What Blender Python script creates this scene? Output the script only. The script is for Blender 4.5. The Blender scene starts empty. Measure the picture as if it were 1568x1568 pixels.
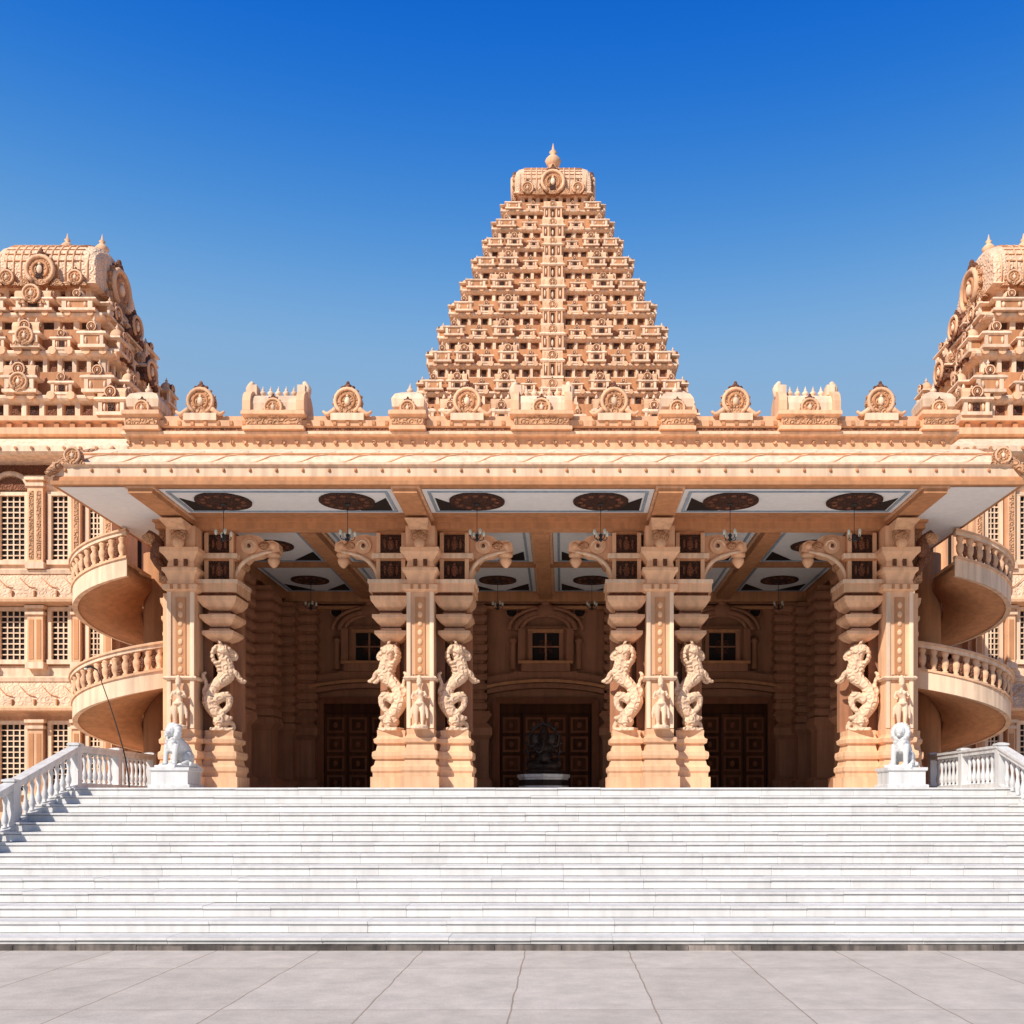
import bpy, math, random
from mathutils import Matrix, Vector
random.seed(7)
R=math.radians
E=2.27; P=2.71
scene=bpy.context.scene

# ------------------------------------------------------------ materials
def mat(name,col,rough=.75,var=.12,bscale=30,bstr=.15,carve=0,carve_scale=7,streak=.15,spec=.3,metal=0,tint=.12):
    m=bpy.data.materials.new(name); m.use_nodes=True
    nt=m.node_tree; N=nt.nodes; L=nt.links
    b=N['Principled BSDF']; b.inputs['Roughness'].default_value=rough
    b.inputs['Specular IOR Level'].default_value=spec; b.inputs['Metallic'].default_value=metal
    tc=N.new('ShaderNodeTexCoord')
    n1=N.new('ShaderNodeTexNoise'); n1.inputs['Scale'].default_value=.9; n1.inputs['Detail'].default_value=4; n1.inputs['Roughness'].default_value=.7
    L.new(tc.outputs['Object'],n1.inputs['Vector'])
    mp=N.new('ShaderNodeMapping'); mp.inputs['Scale'].default_value=(5,5,.45); L.new(tc.outputs['Object'],mp.inputs['Vector'])
    n2=N.new('ShaderNodeTexNoise'); n2.inputs['Scale'].default_value=1.3; n2.inputs['Detail'].default_value=2; L.new(mp.outputs[0],n2.inputs['Vector'])
    def rng(src,a,b_,lo=.3,hi=.7):
        r=N.new('ShaderNodeMapRange'); r.inputs[1].default_value=lo; r.inputs[2].default_value=hi; r.inputs[3].default_value=a; r.inputs[4].default_value=b_
        L.new(src,r.inputs[0]); return r.outputs[0]
    a=rng(n1.outputs[0],1-var,1+var*.6); s=rng(n2.outputs[0],1-streak,1+streak*.2,.35,.6)
    at=N.new('ShaderNodeAttribute'); at.attribute_name='tint'
    t=rng(at.outputs['Fac'],1-tint,1+tint,0,1)
    def mul(x,y):
        q=N.new('ShaderNodeMath'); q.operation='MULTIPLY'; L.new(x,q.inputs[0]); L.new(y,q.inputs[1]); return q.outputs[0]
    f=mul(mul(a,s),t)
    vm=N.new('ShaderNodeVectorMath'); vm.operation='SCALE'; vm.inputs[0].default_value=col; L.new(f,vm.inputs['Scale'])
    L.new(vm.outputs[0],b.inputs['Base Color'])
    n3=N.new('ShaderNodeTexNoise'); n3.inputs['Scale'].default_value=bscale; n3.inputs['Detail'].default_value=2; L.new(tc.outputs['Object'],n3.inputs['Vector'])
    bp=N.new('ShaderNodeBump'); bp.inputs['Strength'].default_value=bstr; bp.inputs['Distance'].default_value=.02
    L.new(n3.outputs[0],bp.inputs['Height']); last=bp
    if carve:
        v=N.new('ShaderNodeTexVoronoi'); v.feature='F1'; v.inputs['Scale'].default_value=carve_scale; L.new(tc.outputs['Object'],v.inputs['Vector'])
        w=N.new('ShaderNodeMath'); w.operation='SINE'; ml=N.new('ShaderNodeMath'); ml.operation='MULTIPLY'; ml.inputs[1].default_value=14
        L.new(v.outputs['Distance'],ml.inputs[0]); L.new(ml.outputs[0],w.inputs[0])
        b2=N.new('ShaderNodeBump'); b2.inputs['Strength'].default_value=carve; b2.inputs['Distance'].default_value=.03
        L.new(w.outputs[0],b2.inputs['Height']); L.new(bp.outputs[0],b2.inputs['Normal']); last=b2
    L.new(last.outputs[0],b.inputs['Normal'])
    return m
M={}
M['stone']=mat('peach_stone',(.82,.48,.275))
M['carved']=mat('carved_peach_stone',(.68,.35,.18),carve=.9,var=.2)
M['cream']=mat('cream_stone',(.87,.61,.41),var=.09,streak=.2)
M['creamc']=mat('carved_cream_stone',(.84,.56,.365),carve=.55,carve_scale=5)
M['orange']=mat('orange_stone',(.57,.26,.115),var=.14)
M['inner']=mat('shaded_wall_stone',(.42,.19,.10),var=.15)  # darker copy of the peach stone, shade put into its base colour
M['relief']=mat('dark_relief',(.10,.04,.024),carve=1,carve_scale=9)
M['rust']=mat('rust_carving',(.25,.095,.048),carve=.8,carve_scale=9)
M['plaster']=mat('white_plaster',(.80,.79,.765),var=.04,streak=.04,tint=.03)
M['bluegrey']=mat('bluegrey_paint',(.30,.36,.42),var=.05)
M['black']=mat('dark_opening',(.018,.012,.01),tint=0)
M['wood']=mat('dark_wood',(.10,.036,.018),rough=.8,spec=.08,streak=.3,tint=.3)
M['woodl']=mat('door_frame_wood',(.24,.09,.045),rough=.75,spec=.1)
M['marble']=mat('white_marble',(.70,.68,.65),rough=.4,var=.1,bstr=.05,streak=.15,tint=.05)
M['lion']=mat('weathered_marble',(.72,.70,.665),rough=.6,var=.14,bstr=.2,streak=.2,tint=.02,spec=.2)
M['step']=mat('marble_step_slab',(.715,.685,.645),rough=.55,var=.08,bstr=.06,streak=.08,tint=.05)
M['joint']=mat('step_joint',(.14,.12,.11))
M['bronze']=mat('black_bronze',(.045,.03,.024),rough=.35,metal=.4)
M['iron']=mat('iron',(.03,.03,.03),rough=.5)
M['glass']=mat('lamp_glass',(.7,.65,.5),rough=.2)
M['curb']=mat('dirty_plinth',(.20,.165,.14),var=.6,streak=.5,tint=.4)
MK=list(M.keys())

# ------------------------------------------------------------ builder
class MB:
    def __init__(s): s.v=[];s.f=[];s.m=[];s.t=[];s.s=[];s.M=Matrix.Identity(4)
    def add(s,vs,fs,m,smooth=False,tint=None):
        o=len(s.v); Mx=s.M; ident=(Mx==Matrix.Identity(4))
        if ident: s.v+= [tuple(p) for p in vs]
        else: s.v+= [tuple(Mx@Vector(p)) for p in vs]
        t=random.random() if tint is None else tint; k=MK.index(m)
        flip=(Mx.determinant()<0)
        for f in fs:
            g=[i+o for i in f]
            if flip: g.reverse()
            s.f.append(g); s.m.append(k); s.t.append(t); s.s.append(smooth)
    def box(s,x0,x1,y0,y1,z0,z1,m='stone',j=.0015,tint=None):
        e=random.uniform(0,j)
        x0-=e;x1+=e;y0-=e;y1+=e;z0-=e*.5;z1+=e*.5
        s.add([(x0,y0,z0),(x1,y0,z0),(x1,y1,z0),(x0,y1,z0),(x0,y0,z1),(x1,y0,z1),(x1,y1,z1),(x0,y1,z1)],
              [(0,3,2,1),(4,5,6,7),(0,1,5,4),(1,2,6,5),(2,3,7,6),(3,0,4,7)],m,tint=tint)
    def rings(s,rs,m='stone',cap=True,tint=None):
        e=random.uniform(0,.0015); vs=[];fs=[]
        for (x0,x1,y0,y1,z) in rs: vs+=[(x0-e,y0-e,z),(x1+e,y0-e,z),(x1+e,y1+e,z),(x0-e,y1+e,z)]
        for i in range(len(rs)-1):
            a=4*i
            for k in range(4):
                k2=(k+1)%4; fs.append((a+k,a+k2,a+4+k2,a+4+k))
        if cap: fs.append((3,2,1,0)); a=4*(len(rs)-1); fs.append((a,a+1,a+2,a+3))
        s.add(vs,fs,m,tint=tint)
    def loft(s,cx,cy,pr,m='stone',hyr=1.0,sc=1.0,z0=0):
        s.rings([(cx-h*sc,cx+h*sc,cy-h*sc*hyr,cy+h*sc*hyr,z+z0) for z,h in pr],m)
    def mould(s,x0,x1,y0,y1,pr,m='stone'):
        s.rings([(x0-o,x1+o,y0-o,y1+o,z) for z,o in pr],m)
    def lathe(s,cx,cy,pr,n=12,m='stone',z0=0,smooth=True):
        vs=[];fs=[]
        for z,r in pr:
            for k in range(n):
                a=2*math.pi*k/n; vs.append((cx+r*math.cos(a),cy+r*math.sin(a),z+z0))
        for i in range(len(pr)-1):
            for k in range(n):
                k2=(k+1)%n; fs.append((i*n+k,i*n+k2,(i+1)*n+k2,(i+1)*n+k))
        fs.append(tuple(range(n-1,-1,-1))); b=(len(pr)-1)*n; fs.append(tuple(range(b,b+n)))
        s.add(vs,fs,m,smooth)
    def cyly(s,cx,cz,y0,y1,r,n=16,m='stone',r2=None):
        r2=r if r2 is None else r2
        vs=[(cx+r*math.cos(2*math.pi*k/n),y0,cz+r*math.sin(2*math.pi*k/n)) for k in range(n)]+[(cx+r2*math.cos(2*math.pi*k/n),y1,cz+r2*math.sin(2*math.pi*k/n)) for k in range(n)]
        fs=[(k,(k+1)%n,n+(k+1)%n,n+k) for k in range(n)]+[tuple(range(n-1,-1,-1)),tuple(range(n,2*n))]
        s.add(vs,fs,m)
    def prism_y(s,poly,y0,y1,m='stone'):
        n=len(poly); vs=[(x,y0,z) for x,z in poly]+[(x,y1,z) for x,z in poly]
        fs=[(k,(k+1)%n,n+(k+1)%n,n+k) for k in range(n)]+[tuple(range(n-1,-1,-1)),tuple(range(n,2*n))]
        s.add(vs,fs,m)
    def prism_x(s,poly,x0,x1,m='stone',smooth=False):
        n=len(poly); vs=[(x0,y,z) for y,z in poly]+[(x1,y,z) for y,z in poly]
        fs=[(k,(k+1)%n,n+(k+1)%n,n+k) for k in range(n)]+[tuple(range(n-1,-1,-1)),tuple(range(n,2*n))]
        s.add(vs,fs,m)
    def tube(s,pts,rad,n=8,m='stone',sub=3,closed=False):
        pts=[Vector(p) for p in pts]
        P2=[];R2=[]; L=len(pts)
        for i in range(L-1):
            p0=pts[max(i-1,0)];p1=pts[i];p2=pts[i+1];p3=pts[min(i+2,L-1)]
            for k in range(sub):
                t=k/sub
                P2.append(.5*((2*p1)+(p2-p0)*t+(2*p0-5*p1+4*p2-p3)*t*t+(-p0+3*p1-3*p2+p3)*t**3)); R2.append(rad[i]*(1-t)+rad[i+1]*t)
        P2.append(pts[-1]);R2.append(rad[-1])
        vs=[];fs=[];up=Vector((0.13,.9,.21)).normalized()
        for i,p in enumerate(P2):
            d=(P2[min(i+1,len(P2)-1)]-P2[max(i-1,0)]).normalized()
            a=d.cross(up); 
            if a.length<.05: a=d.cross(Vector((1,0,0)))
            a.normalize(); b=d.cross(a)
            for k in range(n):
                an=2*math.pi*k/n; vs.append(p+R2[i]*(math.cos(an)*a+math.sin(an)*b))
        for i in range(len(P2)-1):
            for k in range(n):
                k2=(k+1)%n; fs.append((i*n+k,(i+1)*n+k,(i+1)*n+k2,i*n+k2))
        fs.append(tuple(range(n))); b=(len(P2)-1)*n; fs.append(tuple(range(b+n-1,b-1,-1)))
        s.add(vs,fs,m,True)
    def ell(s,c,r,m='stone',n=12,q=8,rot=None):
        if not hasattr(r,'__len__'): r=(r,r,r)
        vs=[];fs=[]; Rm=rot.to_matrix() if rot else None
        for i in range(q+1):
            ph=math.pi*i/q
            for k in range(n):
                a=2*math.pi*k/n; p=Vector((r[0]*math.sin(ph)*math.cos(a),r[1]*math.sin(ph)*math.sin(a),-r[2]*math.cos(ph)))
                if Rm: p=Rm@p
                vs.append(p+Vector(c))
        for i in range(q):
            for k in range(n):
                k2=(k+1)%n; fs.append((i*n+k,i*n+k2,(i+1)*n+k2,(i+1)*n+k))
        s.add(vs,fs,m,True)
    def mesh(s,name):
        me=bpy.data.meshes.new(name); me.from_pydata(s.v,[],s.f)
        used=sorted(set(s.m)); mp={u:i for i,u in enumerate(used)}
        for u in used: me.materials.append(M[MK[u]])
        me.polygons.foreach_set('material_index',[mp[k] for k in s.m])
        me.polygons.foreach_set('use_smooth',s.s)
        at=me.color_attributes.new('tint','FLOAT_COLOR','CORNER')
        d=[]
        for f,t in zip(s.f,s.t): d+= [t,t,t,1.0]*len(f)
        at.data.foreach_set('color',d); me.update(); return me
def obj(name,me,parent=None,loc=(0,0,0),rz=0,scale=(1,1,1)):
    if isinstance(me,MB): me=me.mesh(name)
    o=bpy.data.objects.new(name,me); scene.collection.objects.link(o); o.location=loc; o.rotation_euler=(0,0,rz); o.scale=scale
    if parent: o.parent=parent
    return o
def empty(name,loc=(0,0,0)):
    o=bpy.data.objects.new(name,None); scene.collection.objects.link(o); o.location=loc; return o
def sculpt(mb,name,mk,voxel=.02,smooth=4):
    o=obj(name+'_tmp',mb); r=o.modifiers.new('r','REMESH'); r.mode='VOXEL'; r.voxel_size=voxel; r.use_smooth_shade=True
    sm=o.modifiers.new('s','SMOOTH'); sm.factor=.5; sm.iterations=smooth
    dg=bpy.context.evaluated_depsgraph_get(); me=bpy.data.meshes.new_from_object(o.evaluated_get(dg))
    me.name=name; me.materials.clear(); me.materials.append(M[mk]); me.polygons.foreach_set('material_index',[0]*len(me.polygons))
    for a in list(me.color_attributes): me.color_attributes.remove(a)
    at=me.color_attributes.new('tint','FLOAT_COLOR','CORNER'); at.data.foreach_set('color',[.5,.5,.5,1]*len(me.loops))
    bpy.data.objects.remove(o); return me

# ------------------------------------------------------------ ornaments
def kudu(b,x,y,z,r,m='carved',crown=True,d=.12):
    c=z+r
    b.cyly(x,c,y-d*.5,y+d*.5,r,18,m)
    for rr,tr,mm in ((r*.88,r*.14,'stone'),(r*.5,r*.09,'orange')):
        pts=[(x+rr*math.cos(a),y-d*.5,c+rr*math.sin(a)) for a in [R(-60+300*k/14) for k in range(15)]]
        b.tube(pts,[tr]*15,6,mm,sub=1)
    b.ell((x,y-d*.5,c),(r*.22,r*.16,r*.3),'cream',8,6)
    b.ell((x,y-d*.5,c+r*.36),(r*.11,r*.12,r*.11),'cream',8,6)
    for k in range(10):
        a=R(-35+250*k/9); b.ell((x+r*1.0*math.cos(a),y-d*.2,c+r*1.0*math.sin(a)),(r*.13,r*.14,r*.13),m,6,4)
    for sx in (-1,1):
        b.prism_y([(x+sx*r*.6,z),(x+sx*r*1.5,z),(x+sx*r*1.35,z+r*.3),(x+sx*r*.95,z+r*.55)][::sx],y-d*.4,y+d*.4,m)
    if crown:
        b.ell((x,y-d*.2,c+r*1.08),(r*.3,r*.2,r*.22),'rust',8,6)
        b.ell((x,y-d*.2,c+r*1.3),(r*.13,r*.13,r*.2),'rust',8,6)
        for sx in (-1,1): b.ell((x+sx*r*.36,y-d*.2,c+r*1.02),(r*.17,r*.12,r*.14),'rust',8,5)
def kalasha(b,x,y,z,h,m='cream'):
    b.lathe(x,y,[(0,.1*h),(.1*h,.22*h),(.16*h,.1*h),(.25*h,.2*h),(.42*h,.27*h),(.55*h,.16*h),(.62*h,.07*h),(.7*h,.13*h),(.78*h,.05*h),(1*h,.01*h)],10,m,z0=z)
def bprof(hy,h,n):
    out=[]
    for k in range(n+1):
        a=math.pi*k/n; aa=a if a<math.pi/2 else math.pi-a
        out.append((-math.cos(a)*hy*(1+.1*math.sin(2*aa)),h*max(math.sin(a),0)**.8))
    return out
def barrel(b,x0,x1,cy,hy,z0,h,m='creamc',n=12):
    b.prism_x([(cy+y,z0+z) for y,z in bprof(hy,h,n)][::-1],x0,x1,m)
def dome(b,x,y,z,r,h,m='creamc',n=12):
    b.lathe(x,y,[(0,r*.8),(h*.12,r*1.0),(h*.35,r*.98),(h*.6,r*.78),(h*.78,r*.45),(h*.84,r*.2)],n,m,z0=z)
    kalasha(b,x,y,z+h*.8,h*.5)
def shrine(b,w,d,h,kind):
    b.box(-w*.5,w*.5,-d*.5,d*.5,0,h*.1,'cream')
    b.box(-w*.4,w*.4,-d*.4,d*.4,h*.1,h*.42,'orange')
    if kind!='k':
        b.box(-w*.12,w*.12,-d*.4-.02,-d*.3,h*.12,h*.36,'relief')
    for sx in (-1,1): b.box(sx*w*.36-w*.06,sx*w*.36+w*.06,-d*.47,-d*.3,h*.1,h*.42,'cream'); b.ell((sx*w*.22,-d*.43,h*.24),(w*.05,w*.05,h*.12),'cream',6,4)
    b.rings([(-w*.42,w*.42,-d*.44,d*.44,h*.4),(-w*.55,w*.55,-d*.58,d*.58,h*.45),(-w*.52,w*.52,-d*.55,d*.55,h*.52),(-w*.38,w*.38,-d*.4,d*.4,h*.56)],'cream')
    if kind=='s':
        barrel(b,-w*.46,w*.46,0,d*.42,h*.55,h*.36,'stone',8)
        for sx in (-1,1): b.ell((sx*w*.47,0,h*.72),(w*.06,d*.3,h*.2),'carved',7,5)
        kudu(b,0,-d*.45,h*.5,min(w*.2,h*.22),'rust',True,d*.2)
        for k in (-1,0,1): b.lathe(k*w*.3,0,[(0,.05*h),(.05*h,.06*h),(.16*h,.01*h)],6,'cream',z0=h*.9)
    else:
        dome(b,0,0,h*.55,min(w,d)*.46,h*.44,'stone',8)
        kudu(b,0,-d*.4,h*.52,min(w*.18,h*.17),'rust',False,d*.2)
def tower(b,cx,cy,lv,pitch,centre=True):
    base=b.M.copy()
    for i in range(len(lv)-1):
        b.M=base
        hx,hy,z=lv[i]; hx2,hy2,z2=lv[i+1]; h=z2-z
        wx=hx2+(hx-hx2)*.3; wy=hy2+(hy-hy2)*.3
        def rg(z,ox,oy): return (cx-ox,cx+ox,cy-oy,cy+oy,z)
        g=.12*h
        b.rings([rg(z,wx+g,wy+g),rg(z+.07*h,wx+g,wy+g),rg(z+.1*h,wx+.5*g,wy+.5*g)],'cream')
        b.rings([rg(z+.05*h,wx,wy),rg(z+.40*h,wx,wy)],'orange')
        b.rings([rg(z+.36*h,wx+.05,wy+.05),rg(z+.40*h,hx*.985,hy*.985),rg(z+.44*h,hx,hy),rg(z+.48*h,hx,hy),rg(z+.52*h,hx-.4*g,hy-.4*g),rg(z+.54*h,wx,wy)],'cream')
        b.rings([rg(z+.5*h,hx2-.02,hy2-.02),rg(z2+.05*h,hx2-.02,hy2-.02)],'orange')
        for k in range(4):
            if k==2 : continue
            wid,dist,wd=(hx,hy,wy) if k%2==0 else (hy,hx,wx)
            ww=(wx if k%2==0 else wy)
            b.M=base@Matrix.Translation((cx,cy,0))@Matrix.Rotation(R(90*k),4,'Z')
            n=max(3,int(round(2*wid/pitch))); n+= (n%2==0)
            sp=2*wid/n
            m=n*2
            for q in range(m+1):
                x=-ww+2*ww*q/m
                b.box(x-.06*sp,x+.06*sp,-wd-.07*h,-wd+.02,z+.09*h,z+.38*h,'cream')
            for q in range(m):
                x=-ww+2*ww*(q+.5)/m
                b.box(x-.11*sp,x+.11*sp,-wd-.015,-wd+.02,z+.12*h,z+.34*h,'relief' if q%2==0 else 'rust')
                kx=-wid+2*wid*(q+.5)/m
                b.cyly(kx,z+.48*h,-dist-.05*h,-dist+.06*h,.085*h,8,'stone')
            sd=max((dist-(hy2 if k%2==0 else hx2))*1.0,.3)
            for q in range(n):
                x=-wid+sp*(q+.5)
                if centre and q==n//2: continue
                corner=q in (0,n-1)
                bm=b.M.copy()
                ww_=sp*(.86 if not corner else .8)
                kind='k' if corner else ('s' if (abs(q-n//2))%2==0 else 'd')
                if kind=='d': ww_*=.72
                pj=.0 if kind=='d' else .12*h
                b.M=bm@Matrix.Translation((x*(1-.02),-dist+sd*.5+.02-pj,z+.52*h))
                shrine(b,ww_,sd,h*(.62 if kind!='d' else .5),kind); b.M=bm
            if centre:
                cw=sp*.5; pr=sd*.3
                b.box(-cw,cw,-dist-pr,-dist+sd,z,z+.08*h,'cream')
                b.box(-cw*.85,cw*.85,-dist-pr*.6,-dist+sd,z+.06*h,z+.58*h,'orange')
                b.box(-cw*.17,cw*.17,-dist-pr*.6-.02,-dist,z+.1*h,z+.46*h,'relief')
                b.ell((0,-dist-pr*.6-.03,z+.24*h),(cw*.1,cw*.1,.13*h),'cream',6,5)
                for sx in (-1,1):
                    b.box(sx*cw*.36-.06*cw,sx*cw*.36+.06*cw,-dist-pr*.95,-dist,z+.08*h,z+.52*h,'stone')
                    b.box(sx*cw*.82-.07*cw,sx*cw*.82+.07*cw,-dist-pr*.95,-dist,z+.08*h,z+.52*h,'stone')
                    b.box(sx*cw*.6-.1*cw,sx*cw*.6+.1*cw,-dist-pr*.62-.01,-dist,z+.1*h,z+.48*h,'rust')
                    b.ell((sx*cw*.6,-dist-pr*.8,z+.3*h),(cw*.08,cw*.08,.14*h),'cream',6,5)
                b.rings([(-cw,cw,-dist-pr*1.1,-dist+sd,z+.52*h),(-cw*1.15,cw*1.15,-dist-pr*1.5,-dist+sd,z+.57*h),(-cw*.9,cw*.9,-dist-pr,-dist+sd,z+.64*h)],'cream')
                barrel(b,-cw*.9,cw*.9,-dist+sd*.2,sd*.5,z+.63*h,.3*h,'stone',8)
                kudu(b,0,-dist-pr*.7,z+.58*h,.16*h,'carved',True,.1)
                for sx in (-1,1): b.box(sx*cw*.7-.08*cw,sx*cw*.7+.08*cw,-dist-pr,-dist-pr*.3,z+.6*h,z+.84*h,'stone')
    b.M=base
def tower_cap(b,cx,cy,hx,hy,z,hn,hb,fin,kf=.42,ks=.45):
    b.rings([(cx-hx*.8,cx+hx*.8,cy-hy*.8,cy+hy*.8,z),(cx-hx*.8,cx+hx*.8,cy-hy*.8,cy+hy*.8,z+hn)],'orange')
    for q in range(9):
        x=cx-hx*.8+hx*1.6*q/8
        b.box(x-.05*hx,x+.05*hx,cy-hy*.8-.08,cy-hy*.7,z,z+hn,'cream')
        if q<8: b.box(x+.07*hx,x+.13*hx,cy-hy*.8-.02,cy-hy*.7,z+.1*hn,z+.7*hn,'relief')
    b.rings([(cx-hx*.85,cx+hx*.85,cy-hy*.85,cy+hy*.85,z+hn*.85),(cx-hx*1.04,cx+hx*1.04,cy-hy*1.06,cy+hy*1.06,z+hn),(cx-hx,cx+hx,cy-hy,cy+hy,z+hn*1.15)],'cream')
    zb=z+hn*1.1
    n=16; xs=[-1,-.97,-.9,-.75,.75,.9,.97,1]; fx=[.72,.86,.95,1,1,.95,.86,.72]
    vs=[];fs=[]
    for x,f in zip(xs,fx):
        for y,zz in bprof(hy*(.9+.1*f),hb*f,n): vs.append((cx+x*hx,cy+y,zb+zz))
    m=n+1
    for i in range(len(xs)-1):
        for k in range(n): fs.append((i*m+k,(i+1)*m+k,(i+1)*m+k+1,i*m+k+1))
    fs.append(tuple(range(m))); fs.append(tuple(range((len(xs)-1)*m+n,(len(xs)-1)*m-1,-1)))
    b.add(vs,fs,'creamc')
    for k in range(1,14):
        x=cx-hx+2*hx*k/14
        b.tube([(x,cy+y*1.01,zb+zz*1.005) for y,zz in bprof(hy,hb*(1 if 2<k<12 else .95 if k in (2,12) else .9),12)],[.018*hx]*13,5,'stone',sub=1)
    for k in range(2,10):
        y,zz=bprof(hy,hb,20)[k]; b.tube([(cx-hx*.76,cy+y*1.005,zb+zz*1.003),(cx+hx*.76,cy+y*1.005,zb+zz*1.003)],[.012*hx]*2,5,'orange',sub=1)
    s0=b.M.copy()
    for sx in (-1,1):
        b.M=s0@Matrix.Translation((cx+sx*(hx+.02),cy,0))@Matrix.Rotation(R(90*sx),4,'Z')
        kudu(b,0,0,zb-.1*hb,hb*ks,'carved',True,.3)
    b.M=s0
    kudu(b,cx,cy-hy*1.05,zb-.12*hb,hb*kf,'carved',True,.35)
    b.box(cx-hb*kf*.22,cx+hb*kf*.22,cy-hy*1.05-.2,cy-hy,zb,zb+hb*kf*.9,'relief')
    for sx in (-1,1): kudu(b,cx+sx*hx*.66,cy-hy*1.05,zb-.1*hb,hb*kf*.5,'carved',True,.25)
    kalasha(b,cx,cy,zb+hb*.96,fin,'stone')

# ------------------------------------------------------------ ground
def ground():
    b=bpy.data.meshes.new('paved_ground'); S=1500
    b.from_pydata([(-S,-S,0),(S,-S,0),(S,S,0),(-S,S,0)],[],[(0,1,2,3)])
    m=bpy.data.materials.new('stone_paving'); m.use_nodes=True; nt=m.node_tree; N=nt.nodes;L=nt.links
    bs=N['Principled BSDF']; bs.inputs['Roughness'].default_value=.8; bs.inputs['Specular IOR Level'].default_value=.2
    tc=N.new('ShaderNodeTexCoord'); mp=N.new('ShaderNodeMapping'); mp.inputs['Location'].default_value=(-.02,.35,0); L.new(tc.outputs['Object'],mp.inputs[0])
    br=N.new('ShaderNodeTexBrick'); br.offset=0; br.inputs['Scale'].default_value=1; br.inputs['Brick Width'].default_value=1.62; br.inputs['Row Height'].default_value=2.9
    br.inputs['Mortar Size'].default_value=.013; br.inputs['Mortar Smooth'].default_value=.5; br.inputs['Color1'].default_value=(.56,.485,.405,1);br.inputs['Color2'].default_value=(.62,.54,.455,1);br.inputs['Mortar'].default_value=(.36,.275,.21,1)
    nz0=N.new('ShaderNodeTexNoise'); nz0.inputs['Scale'].default_value=1.3
    L.new(tc.outputs['Object'],nz0.inputs[0]); va=N.new('ShaderNodeVectorMath'); va.operation='MULTIPLY_ADD'; va.inputs[1].default_value=(.06,.06,0)
    L.new(nz0.outputs['Color'],va.inputs[0]); L.new(mp.outputs[0],va.inputs[2]); L.new(va.outputs[0],br.inputs[0])
    nz=N.new('ShaderNodeTexNoise'); nz.inputs['Scale'].default_value=1.4; nz.inputs['Detail'].default_value=12; nz.inputs['Roughness'].default_value=.8; L.new(tc.outputs['Object'],nz.inputs[0])
    mr=N.new('ShaderNodeMapRange'); mr.inputs[1].default_value=.3;mr.inputs[2].default_value=.7;mr.inputs[3].default_value=.74;mr.inputs[4].default_value=1.16; L.new(nz.outputs[0],mr.inputs[0])
    sc=N.new('ShaderNodeVectorMath'); sc.operation='SCALE'; L.new(br.outputs[0],sc.inputs[0]); L.new(mr.outputs[0],sc.inputs['Scale']); L.new(sc.outputs[0],bs.inputs['Base Color'])
    n3=N.new('ShaderNodeTexNoise'); n3.inputs['Scale'].default_value=25; n3.inputs['Detail'].default_value=6; L.new(tc.outputs['Object'],n3.inputs[0])
    bp=N.new('ShaderNodeBump'); bp.inputs['Strength'].default_value=.5; bp.inputs['Distance'].default_value=.01; L.new(n3.outputs[0],bp.inputs['Height']); L.new(bp.outputs[0],bs.inputs['Normal'])
    b.materials.append(m); obj('paved_ground',b)
ground()

# ------------------------------------------------------------ steps
NS=14; D0=15.9; D1=24.0; rise=P/NS; tread=(D1-D0)/NS; SW=11.3
b=MB()
b.box(-SW,SW,D0-.05,D0+.3,0,rise*.5,'curb')
x=-SW
while x<SW:
    w=random.uniform(.3,1.1); b.box(x,min(x+w-.01,SW),D0-.07-random.uniform(0,.02),D0,0.0,rise*.42+random.uniform(-.015,.015),'curb'); x+=w
for i in range(NS):
    y0=D0+i*tread; z1=(i+1)*rise
    b.box(-SW+.01,SW-.01,y0+.03,y0+tread+.1,z1-rise-.05,z1-.05,'joint')
    x=-SW-random.uniform(0,.9)
    while x<SW:
        w=random.choice((1.15,1.3,1.45,1.0)); xa=max(x,-SW); xb=min(x+w,SW)
        dz=random.uniform(-.003,.003); dy=random.uniform(-.005,.005)
        if xb-xa>.05:
            b.box(xa+.002,xb-.002,y0-.02+dy,y0+tread+.02,z1-.042+dz,z1+dz,'step',j=0)
            b.box(xa+.002,xb-.002,y0+.012+dy,y0+.04,z1-rise+.010,z1-.051,'step',j=0)
        x+=w
stair=obj('marble_staircase',b)
b=MB()
b.box(-SW,SW,D1+.05,37,0,P-.05,'joint')
b.box(-13.6,13.6,28.6,37,0,P-.012,'joint')
for i in range(-11,11):
    for k in range(11):
        b.box(i*1.03+.003,i*1.03+1.027,D1+.04+k*1.2,D1+1.237+k*1.2,P-.04,P,'step',j=0)
for sx in (-1,1): b.box(min(sx*11.4,sx*13.7),max(sx*11.4,sx*13.7),28.5,37,P-.3,P+.002,'cream')
obj('temple_platform',b)

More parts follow.
